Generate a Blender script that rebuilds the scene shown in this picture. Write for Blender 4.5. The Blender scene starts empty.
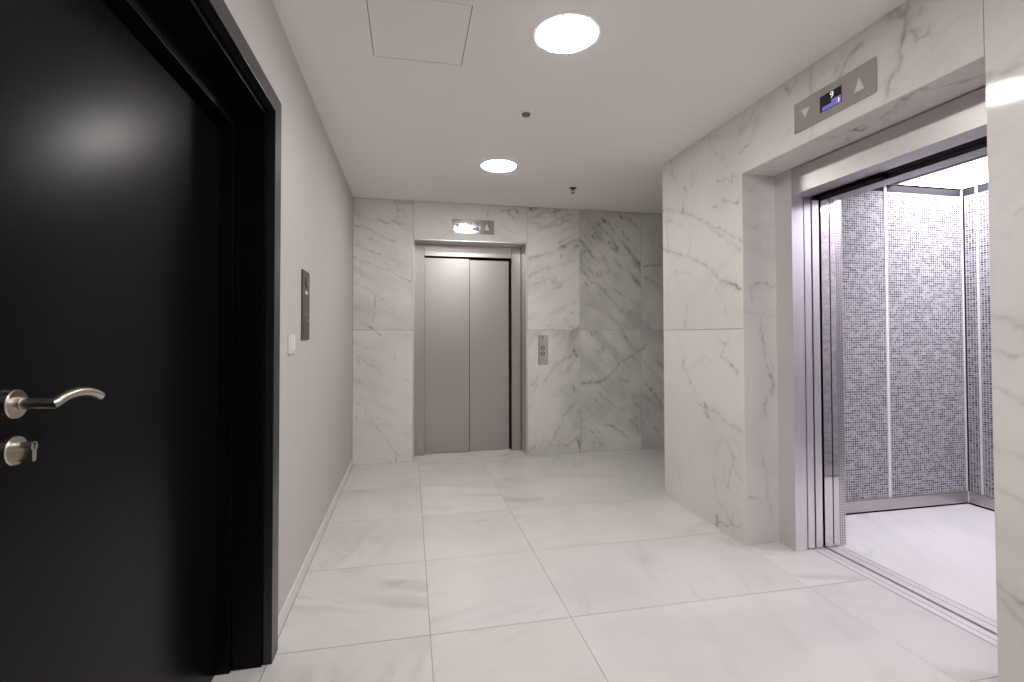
import bpy, bmesh, math, random
import numpy as np
from mathutils import Vector, Matrix

scene = bpy.context.scene
COL = scene.collection

# ------------------------------------------------------------------ camera
FPX, CY = 486.7515, 325.6563
cam_data = bpy.data.cameras.new('camera')
cam = bpy.data.objects.new('camera', cam_data)
COL.objects.link(cam)
cam_data.sensor_width = 36.0
cam_data.sensor_fit = 'HORIZONTAL'
cam_data.lens = FPX / 1024 * 36.0
cam_data.shift_y = -(341 - CY) / 1024
cam_data.clip_start = 0.02
right = Vector((0.978804, -0.20478804, -0.00213998))
up = Vector((-0.0017944, -0.01902432, 0.99981741))
fwd = Vector((0.20479136, 0.97862145, 0.01898855))
m = Matrix((right, up, -fwd)).transposed().to_4x4()
m.translation = Vector((0, 0, 1.2558))
cam.matrix_world = m
scene.camera = cam

# ------------------------------------------------------------------ light level
scene.view_settings.view_transform = 'Standard'
scene.view_settings.look = 'None'
scene.view_settings.gamma = 1.0
scene.view_settings.exposure = 0.0
scene.view_settings.use_curve_mapping = False
LAMP_STRENGTH = 98.0          # round ceiling downlights
LAMP_COLOR = (1.0, 0.965, 0.935)
CAR_STRENGTH = 12.8            # luminous ceiling of the lift car
CAR_COLOR = (0.955, 0.91, 1.0)
world = bpy.data.worlds.new('world')
scene.world = world
world.use_nodes = True
world.node_tree.nodes['Background'].inputs[0].default_value = (0.8, 0.8, 0.82, 1)
world.node_tree.nodes['Background'].inputs[1].default_value = 0.05

# ------------------------------------------------------------------ plan (metres)
LX = -0.5465      # left wall face
RX = 1.9565       # right marble wall face
FY = 4.943        # far marble wall face
JY = 3.516        # corner where the side hall opens
H = 2.6           # ceiling
OY0, OY1 = 1.3057, 2.574   # marble opening of the near lift
OZ = 2.225
BX = 2.187        # steel frame face of the near lift
EX0, EX1 = 0.028, 1.199    # marble opening of the far lift
EZ = 2.222
HX = 4.6          # end of side hall
BY = -2.6         # wall behind

# ------------------------------------------------------------------ numpy noise
def _hash(ix, iy, seed):
    a = (ix.astype(np.int64) * 374761393 + iy.astype(np.int64) * 668265263 + seed * 1442695041) & 0x7fffffff
    a = ((a ^ (a >> 13)) * 1274126177) & 0x7fffffff
    a = (a ^ (a >> 16)) & 0xffffff
    return a / float(0xffffff)

def vnoise(x, y, seed):
    x0 = np.floor(x); y0 = np.floor(y)
    fx = x - x0; fy = y - y0
    fx = fx * fx * fx * (fx * (fx * 6 - 15) + 10)
    fy = fy * fy * fy * (fy * (fy * 6 - 15) + 10)
    a = _hash(x0, y0, seed); b = _hash(x0 + 1, y0, seed)
    c = _hash(x0, y0 + 1, seed); d = _hash(x0 + 1, y0 + 1, seed)
    return (a * (1 - fx) + b * fx) * (1 - fy) + (c * (1 - fx) + d * fx) * fy

def fbm(x, y, seed, octv=4):
    s = 0; a = .5; t = 0
    for o in range(octv):
        s = s + a * vnoise(x * 2 ** o + 17.3 * o, y * 2 ** o - 9.1 * o, seed + o * 31)
        t += a; a *= .5
    return s / t

def sstep(a, b, x):
    t = np.clip((x - a) / (b - a), 0, 1)
    return t * t * (3 - 2 * t)

def marble_map(u, v, seed, angle=40, streak=.35, cloud=.12, thin=.35, freq=3.0, fleck=0.0, veins=()):
    """how much grey vein the stone has at each point (a pattern of the stone itself)"""
    wu = u + .045 * (fbm(u * 6, v * 6, seed + 5) - .5) + .016 * (fbm(u * 26, v * 26, seed + 6, 3) - .5)
    wv = v + .045 * (fbm(u * 6, v * 6, seed + 7) - .5) + .016 * (fbm(u * 26, v * 26, seed + 8, 3) - .5)
    out = cloud * sstep(.35, .75, fbm(u * 2.2, v * 2.2, seed + 11))
    a = math.radians(angle)
    p = wu * math.cos(a) + wv * math.sin(a)
    q = -wu * math.sin(a) + wv * math.cos(a)
    if streak > 0:
        s = fbm(p * freq * .55, q * freq * 4.2, seed + 21, 5)
        msk = sstep(.42, .68, fbm(p * 1.4, q * 2.6, seed + 22, 3))
        out = out + streak * sstep(.52, .78, s) * (.25 + .75 * msk)
        s2 = fbm(p * 5, q * 26, seed + 25, 3)
        out = out + streak * .8 * sstep(.62, .85, s2) * msk
        # short dark flecks that lie along the bedding
        s3 = fbm(p * 11, q * 46, seed + 27, 2)
        out = out + fleck * sstep(.68, .86, s3) * sstep(.40, .62, fbm(p * 2.2, q * 4, seed + 28, 3))
    if thin > 0:
        n = fbm(p * 1.3 * freq / 3, q * 3.2 * freq / 3, seed + 33, 4)
        r = np.exp(-((n - .5) / .006) ** 2)
        msk = sstep(.45, .7, fbm(u * 2.4, v * 2.4, seed + 34, 3))
        out = out + thin * r * msk
    # drawn veins: only the veins get the fine wiggle
    for (amp, w, pts) in veins:
        best = None
        pl = list(pts)
        x0 = min(p_[0] for p_ in pl) - 6 * w - .03; x1 = max(p_[0] for p_ in pl) + 6 * w + .03
        y0 = min(p_[1] for p_ in pl) - 6 * w - .03; y1 = max(p_[1] for p_ in pl) + 6 * w + .03
        idx = np.nonzero((u >= x0) & (u <= x1) & (v >= y0) & (v <= y1))
        if len(idx[0]) == 0:
            continue
        uu = u[idx]; vv = v[idx]
        uw = uu + .022 * (vnoise(uu * 20, vv * 20, seed + 41) - .5) + .013 * (vnoise(uu * 55, vv * 55, seed + 42) - .5) + .006 * (vnoise(uu * 130, vv * 130, seed + 46) - .5)
        vw = vv + .022 * (vnoise(uu * 20, vv * 20, seed + 43) - .5) + .013 * (vnoise(uu * 55, vv * 55, seed + 44) - .5) + .006 * (vnoise(uu * 130, vv * 130, seed + 47) - .5)
        d = np.full(uu.shape, 1e9)
        for (ax, ay), (bx, by) in zip(pl[:-1], pl[1:]):
            dx, dy = bx - ax, by - ay
            L = dx * dx + dy * dy + 1e-12
            t = np.clip(((uw - ax) * dx + (vw - ay) * dy) / L, 0, 1)
            d = np.minimum(d, np.hypot(uw - ax - t * dx, vw - ay - t * dy))
        mod = .34 + 1.3 * vnoise(uu * 34, vv * 34, seed + 45) * (.4 + 1.2 * vnoise(uu * 9, vv * 9, seed + 48))
        val = .72 * amp * mod * (np.exp(-(d / (w * .75)) ** 2) * .8 + .22 * np.exp(-(d / (w * 2.6)) ** 2))
        out[idx] = np.maximum(out[idx], 0) + val
    return np.clip(out, 0, 1)

# ------------------------------------------------------------------ mesh tools
ORG = {}
def tag(o, label=None, cat=None, group=None, kind=None):
    if label: o['label'] = label
    if cat: o['category'] = cat
    if group: o['group'] = group
    if kind: o['kind'] = kind
    return o

def thing(name, loc, label=None, cat=None, group=None, kind=None):
    o = bpy.data.objects.new(name, None)
    o.empty_display_size = .1
    o.location = loc
    COL.objects.link(o)
    ORG[o.name] = Vector(loc)
    return tag(o, label, cat, group, kind)

class MB:
    def __init__(s):
        s.bm = bmesh.new()
    def _add(s, verts, faces):
        vs = [s.bm.verts.new(p) for p in verts]
        for f in faces:
            try:
                s.bm.faces.new([vs[i] for i in f])
            except ValueError:
                pass
        return vs
    def box(s, x0, x1, y0, y1, z0, z1):
        v = [(x, y, z) for x in (x0, x1) for y in (y0, y1) for z in (z0, z1)]
        s._add(v, [(0, 1, 3, 2), (4, 6, 7, 5), (0, 4, 5, 1), (2, 3, 7, 6), (0, 2, 6, 4), (1, 5, 7, 3)])
        return s
    def prism(s, poly, axis, a, b):
        """poly: 2-D outline in the two other axes, extruded along axis from a to b"""
        def P(p, t):
            c = list(p); c.insert(axis, t); return tuple(c)
        n = len(poly)
        v = [P(p, a) for p in poly] + [P(p, b) for p in poly]
        f = [tuple(range(n)), tuple(range(2 * n - 1, n - 1, -1))]
        f += [(i, (i + 1) % n, n + (i + 1) % n, n + i) for i in range(n)]
        s._add(v, f)
        return s
    def disc(s, c, axis, r, a, b, n=48, r2=None):
        """a cylinder or cone frustum along axis from a to b, centre c in the other two axes"""
        r2 = r if r2 is None else r2
        def P(rr, k, t):
            p = [c[0] + rr * math.cos(2 * math.pi * k / n), c[1] + rr * math.sin(2 * math.pi * k / n)]
            p.insert(axis, t); return tuple(p)
        v = [P(r, k, a) for k in range(n)] + [P(r2, k, b) for k in range(n)]
        f = [tuple(range(n)), tuple(range(2 * n - 1, n - 1, -1))]
        f += [(i, (i + 1) % n, n + (i + 1) % n, n + i) for i in range(n)]
        s._add(v, f)
        return s
    def ring(s, c, axis, prof, n=64):
        """closed profile [(r,t)] revolved about axis"""
        def P(rr, k, t):
            p = [c[0] + rr * math.cos(2 * math.pi * k / n), c[1] + rr * math.sin(2 * math.pi * k / n)]
            p.insert(axis, t); return tuple(p)
        m_ = len(prof)
        v = [P(r, k, t) for k in range(n) for (r, t) in prof]
        f = []
        for k in range(n):
            k2 = (k + 1) % n
            for j in range(m_):
                j2 = (j + 1) % m_
                f.append((k * m_ + j, k * m_ + j2, k2 * m_ + j2, k2 * m_ + j))
        s._add(v, f)
        return s
    def tube(s, pts, r, n=20):
        pts = [Vector(p) for p in pts]
        rings = []
        ref = None
        for i, p in enumerate(pts):
            d0 = (p - pts[i - 1]).normalized() if i > 0 else (pts[1] - p).normalized()
            d1 = (pts[i + 1] - p).normalized() if i < len(pts) - 1 else d0
            nrm = (d0 + d1).normalized()
            if ref is None:
                ref = Vector((0, 0, 1)) if abs(d0.z) < .9 else Vector((1, 0, 0))
            a = (ref - d0 * ref.dot(d0)).normalized()
            b = d0.cross(a)
            ref = a
            ring_ = []
            for k in range(n):
                o = a * (r * math.cos(2 * math.pi * k / n)) + b * (r * math.sin(2 * math.pi * k / n))
                o = o - d0 * (o.dot(nrm) / d0.dot(nrm))      # mitre plane
                ring_.append(tuple(p + o))
            rings.append(ring_)
        v = [q for R_ in rings for q in R_]
        f = []
        for i in range(len(pts) - 1):
            for k in range(n):
                k2 = (k + 1) % n
                f.append((i * n + k, i * n + k2, (i + 1) * n + k2, (i + 1) * n + k))
        f.append(tuple(range(n)))
        f.append(tuple(range((len(pts)) * n - 1, (len(pts) - 1) * n - 1, -1)))
        s._add(v, f)
        return s
    def build(s, name, mat, parent=None, bevel=0, smooth=False, kind=None, label=None):
        bm = s.bm
        bmesh.ops.recalc_face_normals(bm, faces=bm.faces)
        if bevel:
            es = [e for e in bm.edges if len(e.link_faces) == 2 and e.calc_face_angle(0) > .6]
            bmesh.ops.bevel(bm, geom=es, offset=bevel, segments=2, profile=.6, affect='EDGES', clamp_overlap=True)
        org = ORG[parent.name] if parent is not None else Vector((0, 0, 0))
        if parent is None:
            cs = [v.co for v in bm.verts]
            lo = Vector((min(c.x for c in cs), min(c.y for c in cs), min(c.z for c in cs)))
            hi = Vector((max(c.x for c in cs), max(c.y for c in cs), max(c.z for c in cs)))
            org = (lo + hi) / 2; org.z = lo.z
        bmesh.ops.translate(bm, verts=bm.verts, vec=-org)
        me = bpy.data.meshes.new(name)
        bm.to_mesh(me); bm.free()
        if smooth:
            for p in me.polygons: p.use_smooth = True
            try: me.set_sharp_from_angle(angle=math.radians(35))
            except Exception: pass
        me.materials.append(mat)
        o = bpy.data.objects.new(name, me)
        COL.objects.link(o)
        if parent is not None:
            o.parent = parent
        else:
            o.location = org
        ORG[o.name] = Vector(org)
        if kind: o['kind'] = kind
        if label: o['label'] = label
        return o

class Stone:
    """a wall or floor clad in stone slabs: finely gridded faces with a 'vein' and 'tint' attribute"""
    def __init__(s):
        s.V = []; s.F = []; s.A = []; s.T = []; s.M = []; s.n = 0
    def grid(s, axis, const, us, vs, outward, seed, tint, par, veins=(), mask=None, chamfer=(1, 1, 1, 1), depth=.008):
        """axis/const: the plane; us, vs: coordinates along the two other axes; outward: +1/-1 face direction"""
        us = np.array(us, float).copy(); vs = np.array(vs, float).copy()
        ch = .0015
        full = (us[0], us[-1], vs[0], vs[-1])
        if chamfer[0]: us[0] += ch
        if chamfer[1]: us[-1] -= ch
        if chamfer[2]: vs[0] += ch
        if chamfer[3]: vs[-1] -= ch
        U, W = np.meshgrid(us, vs, indexing='ij')
        a = marble_map(U.ravel(), W.ravel(), seed, veins=veins, **par)
        nu, nv = len(us), len(vs)
        P = np.zeros((nu * nv, 3))
        oth = [i for i in range(3) if i != axis]
        P[:, axis] = const; P[:, oth[0]] = U.ravel(); P[:, oth[1]] = W.ravel()
        idx = np.arange(nu * nv).reshape(nu, nv)
        q = np.stack([idx[:-1, :-1], idx[1:, :-1], idx[1:, 1:], idx[:-1, 1:]], -1)
        keep = np.ones((nu - 1, nv - 1), bool)
        if mask is not None:
            cu = (us[:-1] + us[1:]) / 2; cv = (vs[:-1] + vs[1:]) / 2
            CU, CV = np.meshgrid(cu, cv, indexing='ij')
            keep = mask(CU, CV)
        q = q[keep].reshape(-1, 4)
        # orientation: cross(oth0, oth1) is +axis for axis 0 and 2, -axis for axis 1
        sgn = 1 if axis != 1 else -1
        if sgn != outward: q = q[:, ::-1]
        s.V.append(P); s.A.append(a); s.T.append(np.full(len(a), tint)); s.F.append(q + s.n); s.M.append(np.zeros(len(q), int)); s.n += len(P)
        if mask is None:
            # small chamfer and edge thickness on the sides that end in a joint
            u0, u1, v0, v1 = us[0], us[-1], vs[0], vs[-1]
            f0, f1, g0, g1 = full
            r0 = [(u0, v0), (u1, v0), (u1, v1), (u0, v1)]
            r1 = [(f0, g0), (f1, g0), (f1, g1), (f0, g1)]
            vv = []
            for ring_, dd in ((r0, 0), (r1, ch), (r1, depth)):
                for p in ring_:
                    c = [p[0], p[1]]; c.insert(axis, const - outward * dd); vv.append(c)
            qq = []
            on = (chamfer[2], chamfer[1], chamfer[3], chamfer[0])
            for L in (0, 1):
                for k in range(4):
                    if not on[k]: continue
                    k2 = (k + 1) % 4
                    f = [L * 4 + k, L * 4 + k2, L * 4 + 4 + k2, L * 4 + 4 + k]
                    if sgn == outward: f = f[::-1]
                    qq.append(f)
            if qq:
                s.V.append(np.array(vv)); s.A.append(np.full(12, .0)); s.T.append(np.full(12, tint))
                s.F.append(np.array(qq) + s.n); s.M.append(np.zeros(len(qq), int)); s.n += 12
    def quad(s, pts, tint=0.0):
        """a plain polished edge strip"""
        s.V.append(np.array(pts, float)); s.A.append(np.zeros(4)); s.T.append(np.full(4, tint))
        s.F.append(np.array([[0, 1, 2, 3]]) + s.n); s.M.append(np.zeros(1, int)); s.n += 4
    def box(s, x0, x1, y0, y1, z0, z1):
        v = np.array([(x, y, z) for x in (x0, x1) for y in (y0, y1) for z in (z0, z1)], float)
        f = np.array([(0, 1, 3, 2), (4, 6, 7, 5), (0, 4, 5, 1), (2, 3, 7, 6), (0, 2, 6, 4), (1, 5, 7, 3)])
        s.V.append(v); s.A.append(np.zeros(8)); s.T.append(np.zeros(8)); s.F.append(f + s.n); s.M.append(np.ones(6, int)); s.n += 8
    def build(s, name, mats, parent=None):
        V = np.concatenate(s.V); F = np.concatenate(s.F); A = np.concatenate(s.A); T = np.concatenate(s.T); M = np.concatenate(s.M)
        org = np.array(ORG[parent.name]) if parent is not None else np.zeros(3)
        V = V - org
        me = bpy.data.meshes.new(name)
        me.vertices.add(len(V)); me.vertices.foreach_set('co', V.ravel())
        me.loops.add(F.size); me.loops.foreach_set('vertex_index', F.ravel())
        me.polygons.add(len(F))
        me.polygons.foreach_set('loop_start', np.arange(0, F.size, 4))
        me.polygons.foreach_set('loop_total', np.full(len(F), 4))
        for m_ in mats: me.materials.append(m_)
        me.polygons.foreach_set('material_index', M)
        at = me.attributes.new('vein', 'FLOAT', 'POINT'); at.data.foreach_set('value', A.astype(np.float32))
        at = me.attributes.new('tint', 'FLOAT', 'POINT'); at.data.foreach_set('value', T.astype(np.float32))
        me.update(calc_edges=True); me.validate()
        o = bpy.data.objects.new(name, me)
        COL.objects.link(o)
        if parent is not None: o.parent = parent
        else: o['kind'] = 'structure'
        ORG[o.name] = Vector(org)
        return o

def lin(a, b, step):
    n = max(2, int(round((b - a) / step)) + 1)
    return np.linspace(a, b, n)

# ------------------------------------------------------------------ materials
def newmat(name):
    m_ = bpy.data.materials.new(name); m_.use_nodes = True
    nt = m_.node_tree
    return m_, nt, nt.nodes['Principled BSDF']

def simple(name, col, rough=.5, metal=0, spec=.5, bump=0, bscale=200, var=0):
    m_, nt, b = newmat(name)
    b.inputs['Base Color'].default_value = (*col, 1)
    b.inputs['Roughness'].default_value = rough
    b.inputs['Metallic'].default_value = metal
    b.inputs['Specular IOR Level'].default_value = spec
    tc = nt.nodes.new('ShaderNodeTexCoord')
    if var:
        n = nt.nodes.new('ShaderNodeTexNoise'); n.inputs['Scale'].default_value = 3
        nt.links.new(tc.outputs['Object'], n.inputs['Vector'])
        mx = nt.nodes.new('ShaderNodeMix'); mx.data_type = 'RGBA'
        mx.inputs[6].default_value = (*[c * (1 - var) for c in col], 1)
        mx.inputs[7].default_value = (*[min(1, c * (1 + var)) for c in col], 1)
        nt.links.new(n.outputs['Fac'], mx.inputs[0]); nt.links.new(mx.outputs[2], b.inputs['Base Color'])
    if bump:
        n = nt.nodes.new('ShaderNodeTexNoise'); n.inputs['Scale'].default_value = bscale
        nt.links.new(tc.outputs['Object'], n.inputs['Vector'])
        bp = nt.nodes.new('ShaderNodeBump'); bp.inputs['Strength'].default_value = bump; bp.inputs['Distance'].default_value = .002
        nt.links.new(n.outputs['Fac'], bp.inputs['Height']); nt.links.new(bp.outputs['Normal'], b.inputs['Normal'])
    return m_

def marble(name, light, dark, warm, rough, spec=.5, grain=.05):
    m_, nt, b = newmat(name)
    N, L = nt.nodes, nt.links
    av = N.new('ShaderNodeAttribute'); av.attribute_name = 'vein'
    at = N.new('ShaderNodeAttribute'); at.attribute_name = 'tint'
    geo = N.new('ShaderNodeNewGeometry')
    n = N.new('ShaderNodeTexNoise'); n.inputs['Scale'].default_value = 9; n.inputs['Detail'].default_value = 6
    L.new(geo.outputs['Position'], n.inputs['Vector'])
    m1 = N.new('ShaderNodeMix'); m1.data_type = 'RGBA'
    m1.inputs[6].default_value = (*light, 1); m1.inputs[7].default_value = (*warm, 1)
    L.new(at.outputs['Fac'], m1.inputs[0])
    m2 = N.new('ShaderNodeMix'); m2.data_type = 'RGBA'
    m2.inputs[7].default_value = (*dark, 1)
    L.new(m1.outputs[2], m2.inputs[6])
    mt = N.new('ShaderNodeMath'); mt.operation = 'MULTIPLY_ADD'; mt.inputs[1].default_value = grain * 2; mt.inputs[2].default_value = -grain
    L.new(n.outputs['Fac'], mt.inputs[0])
    ad = N.new('ShaderNodeMath'); ad.operation = 'ADD'; ad.use_clamp = True
    L.new(mt.outputs[0], ad.inputs[0]); L.new(av.outputs['Fac'], ad.inputs[1])
    L.new(ad.outputs[0], m2.inputs[0])
    L.new(m2.outputs[2], b.inputs['Base Color'])
    b.inputs['Roughness'].default_value = rough
    b.inputs['Specular IOR Level'].default_value = spec
    return m_

def brushed(name, col, rough, vertical=True, aniso=.5, var=.06):
    m_, nt, b = newmat(name)
    N, L = nt.nodes, nt.links
    tc = N.new('ShaderNodeTexCoord')
    mp = N.new('ShaderNodeMapping')
    mp.inputs['Scale'].default_value = (600, 600, 4) if vertical else (4, 4, 600)
    L.new(tc.outputs['Object'], mp.inputs['Vector'])
    n = N.new('ShaderNodeTexNoise'); n.inputs['Scale'].default_value = 1; n.inputs['Detail'].default_value = 2
    L.new(mp.outputs[0], n.inputs['Vector'])
    mr = N.new('ShaderNodeMapRange')
    mr.inputs['To Min'].default_value = rough - .06; mr.inputs['To Max'].default_value = rough + .06
    L.new(n.outputs['Fac'], mr.inputs['Value']); L.new(mr.outputs[0], b.inputs['Roughness'])
    mx = N.new('ShaderNodeMix'); mx.data_type = 'RGBA'
    mx.inputs[6].default_value = (*[c * (1 - var) for c in col], 1)
    mx.inputs[7].default_value = (*[min(1, c * (1 + var)) for c in col], 1)
    L.new(n.outputs['Fac'], mx.inputs[0]); L.new(mx.outputs[2], b.inputs['Base Color'])
    b.inputs['Metallic'].default_value = 1.0
    return m_

def emit(name, col, strength):
    m_ = bpy.data.materials.new(name); m_.use_nodes = True
    nt = m_.node_tree
    b = nt.nodes['Principled BSDF']
    b.inputs['Base Color'].default_value = (*([.8] * 3 if strength > 5 else [.03] * 3), 1)
    b.inputs['Emission Color'].default_value = (*col, 1)
    b.inputs['Emission Strength'].default_value = strength
    return m_

def mosaic_mat(name, ax):
    """small glass tiles with pale joints; ax: the horizontal axis the tiles run along"""
    m_, nt, b = newmat(name)
    N, L = nt.nodes, nt.links
    geo = N.new('ShaderNodeNewGeometry')
    sp = N.new('ShaderNodeSeparateXYZ'); L.new(geo.outputs['Position'], sp.inputs[0])
    cb = N.new('ShaderNodeCombineXYZ')
    P1, P2 = .0187, .0165
    d1 = N.new('ShaderNodeMath'); d1.operation = 'DIVIDE'; d1.inputs[1].default_value = P1; L.new(sp.outputs[ax], d1.inputs[0])
    d2 = N.new('ShaderNodeMath'); d2.operation = 'DIVIDE'; d2.inputs[1].default_value = P2; L.new(sp.outputs[2], d2.inputs[0])
    def un(op, a):
        n = N.new('ShaderNodeMath'); n.operation = op; L.new(a, n.inputs[0]); return n.outputs[0]
    f1, f2 = un('FLOOR', d1.outputs[0]), un('FLOOR', d2.outputs[0])
    L.new(f1, cb.inputs[0]); L.new(f2, cb.inputs[1])
    wn = N.new('ShaderNodeTexWhiteNoise'); wn.noise_dimensions = '2D'; L.new(cb.outputs[0], wn.inputs['Vector'])
    # blotches: short rows of tiles share a tone
    mp = N.new('ShaderNodeMapping'); mp.inputs['Scale'].default_value = (.20, .75, 1); L.new(cb.outputs[0], mp.inputs[0])
    nz = N.new('ShaderNodeTexNoise'); nz.noise_dimensions = '2D'; nz.inputs['Scale'].default_value = 1; nz.inputs['Detail'].default_value = 3
    L.new(mp.outputs[0], nz.inputs['Vector'])
    ma = N.new('ShaderNodeMath'); ma.operation = 'MULTIPLY_ADD'; ma.inputs[1].default_value = .42; L.new(wn.outputs['Value'], ma.inputs[0])
    mb = N.new('ShaderNodeMath'); mb.operation = 'MULTIPLY'; mb.inputs[1].default_value = .98; L.new(nz.outputs['Fac'], mb.inputs[0])
    L.new(mb.outputs[0], ma.inputs[2])
    cr = N.new('ShaderNodeValToRGB')
    el = cr.color_ramp.elements
    el[0].position = .36; el[0].color = (.012, .011, .014, 1)
    el[1].position = 1.0; el[1].color = (.34, .33, .355, 1)
    e = el.new(.50); e.color = (.045, .043, .052, 1)
    e = el.new(.68); e.color = (.14, .135, .15, 1)
    e = el.new(.86); e.color = (.27, .26, .285, 1)
    L.new(ma.outputs[0], cr.inputs[0])
    # joints
    def joint(frac_src, half):
        fr = un('FRACT', frac_src)
        s = N.new('ShaderNodeMath'); s.operation = 'SUBTRACT'; s.inputs[1].default_value = .5; L.new(fr, s.inputs[0])
        a_ = un('ABSOLUTE', s.outputs[0])
        g = N.new('ShaderNodeMath'); g.operation = 'GREATER_THAN'; g.inputs[1].default_value = .5 - half; L.new(a_, g.inputs[0])
        return g.outputs[0]
    j1, j2 = joint(d1.outputs[0], .11), joint(d2.outputs[0], .11)
    mxm = N.new('ShaderNodeMath'); mxm.operation = 'MAXIMUM'; L.new(j1, mxm.inputs[0]); L.new(j2, mxm.inputs[1])
    mx = N.new('ShaderNodeMix'); mx.data_type = 'RGBA'; mx.inputs[7].default_value = (.60, .585, .615, 1)
    L.new(cr.outputs[0], mx.inputs[6]); L.new(mxm.outputs[0], mx.inputs[0])
    L.new(mx.outputs[2], b.inputs['Base Color'])
    rg = N.new('ShaderNodeMath'); rg.operation = 'MULTIPLY_ADD'; rg.inputs[1].default_value = .4; rg.inputs[2].default_value = .3
    L.new(mxm.outputs[0], rg.inputs[0]); L.new(rg.outputs[0], b.inputs['Roughness'])
    # each tile leans a little its own way
    sb = N.new('ShaderNodeVectorMath'); sb.operation = 'SUBTRACT'; sb.inputs[1].default_value = (.5, .5, .5); L.new(wn.outputs['Color'], sb.inputs[0])
    sc = N.new('ShaderNodeVectorMath'); sc.operation = 'SCALE'; sc.inputs['Scale'].default_value = .07; L.new(sb.outputs[0], sc.inputs[0])
    av = N.new('ShaderNodeVectorMath'); av.operation = 'ADD'; L.new(geo.outputs['Normal'], av.inputs[0]); L.new(sc.outputs[0], av.inputs[1])
    nv = N.new('ShaderNodeVectorMath'); nv.operation = 'NORMALIZE'; L.new(av.outputs[0], nv.inputs[0])
    L.new(nv.outputs[0], b.inputs['Normal'])
    b.inputs['Specular IOR Level'].default_value = .16
    return m_

def perforated(name, ax):
    m_, nt, b = newmat(name)
    N, L = nt.nodes, nt.links
    geo = N.new('ShaderNodeNewGeometry')
    mp = N.new('ShaderNodeMapping'); mp.inputs['Scale'].default_value = (1 / .015,) * 3; L.new(geo.outputs['Position'], mp.inputs[0])
    vo = N.new('ShaderNodeTexVoronoi'); vo.inputs['Randomness'].default_value = 0; L.new(mp.outputs[0], vo.inputs['Vector']); vo.inputs['Scale'].default_value = 1
    lt = N.new('ShaderNodeMath'); lt.operation = 'LESS_THAN'; lt.inputs[1].default_value = .40; L.new(vo.outputs['Distance'], lt.inputs[0])
    mx = N.new('ShaderNodeMix'); mx.data_type = 'RGBA'; mx.inputs[6].default_value = (.62, .60, .62, 1); mx.inputs[7].default_value = (.03, .03, .03, 1)
    L.new(lt.outputs[0], mx.inputs[0]); L.new(mx.outputs[2], b.inputs['Base Color'])
    b.inputs['Metallic'].default_value = .9; b.inputs['Roughness'].default_value = .3
    return m_

M = {}
M['wall_marble'] = marble('wall_marble', (.76, .745, .725), (.25, .24, .23), (.74, .715, .66), .075, .5)
M['floor_marble'] = marble('floor_marble', (.685, .668, .66), (.34, .35, .345), (.73, .705, .665), .26, .5, .04)
M['car_marble'] = marble('car_floor_marble', (.86, .84, .85), (.45, .44, .45), (.7, .68, .66), .2, .5, .03)
M['mortar'] = simple('stone_joint', (.30, .29, .28), .9)
M['grout'] = simple('floor_grout', (.36, .35, .34), .9)
M['paint'] = simple('grey_wall_paint', (.55, .525, .505), .55, spec=.35, bump=.05, bscale=250)
M['ceiling'] = simple('ceiling_paint', (.95, .915, .90), .8, spec=.3)
M['black'] = simple('satin_black_lacquer', (.0035, .0035, .0045), .265, spec=.08)
def grain_dir(m_, vec, amt, rot=0.0):
    """brushing direction for stretched highlights"""
    nt = m_.node_tree; b = nt.nodes['Principled BSDF']
    cb = nt.nodes.new('ShaderNodeCombineXYZ')
    for k in range(3): cb.inputs[k].default_value = vec[k]
    nt.links.new(cb.outputs[0], b.inputs['Tangent'])
    b.inputs['Anisotropic'].default_value = amt
    b.inputs['Anisotropic Rotation'].default_value = rot
grain_dir(M['black'], (0, 0, 1), .58)
M['blackframe'] = simple('black_door_frame', (.012, .0115, .012), .30, spec=.5)
M['blackjamb'] = simple('black_door_jamb', (.0025, .0025, .003), .35, spec=.12)
M['gap'] = simple('black_rubber', (.004, .004, .004), .8, spec=.1)
M['steel'] = brushed('brushed_steel', (.46, .44, .43), .36, True)
M['steel_h'] = brushed('brushed_steel_level', (.55, .53, .52), .34, False)
M['steel_near'] = brushed('brushed_steel_frame', (.88, .84, .86), .38, True)
M['steel_near_h'] = brushed('brushed_steel_lintel', (.57, .55, .545), .42, False)
M['plate'] = simple('steel_plate', (.56, .54, .51), .07, 1.0)
M['mirror'] = simple('polished_steel', (.72, .69, .69), .06, 1.0)
M['nickel'] = simple('satin_nickel', (.60, .55, .50), .27, 1.0)
M['alu'] = simple('sill_aluminium', (.74, .71, .73), .45, .35)
M['lampwhite'] = simple('white_lamp_ring', (.8, .79, .77), .5)
M['lamp'] = emit('lamp_diffuser', LAMP_COLOR, LAMP_STRENGTH)
M['carlamp'] = emit('car_light_panel', CAR_COLOR, CAR_STRENGTH)
M['mosaic_x'] = mosaic_mat('glass_mosaic_side', 0)
M['mosaic_y'] = mosaic_mat('glass_mosaic_back', 1)
M['perf'] = perforated('perforated_steel', 0)
M['plastic'] = simple('white_plastic', (.72, .71, .69), .4)
M['panelgrey'] = simple('dark_grey_panel', (.085, .08, .078), .42, .3)
M['arrow'] = simple('pale_arrow_lens', (.62, .60, .58), .45)
M['screen'] = simple('black_screen', (.006, .006, .008), .15)
M['purple'] = emit('screen_violet_light', (.16, .13, .50), .9)
M['digit'] = emit('screen_white_light', (.85, .83, 1.0), 1.1)
M['lining'] = brushed('brushed_steel_lining', (.80, .775, .76), .4, True)
M['mosaic_border'] = simple('dark_mosaic_border', (.022, .02, .026), .6, spec=.2, bump=.3, bscale=60)  # shade below the car ceiling, put into the colour
M['dark'] = simple('dark_lens', (.02, .02, .02), .2)
M['grey_det'] = simple('grey_lens', (.16, .155, .15), .3)
M['bronze'] = simple('sprinkler_bronze', (.10, .07, .04), .4, .8)
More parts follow.
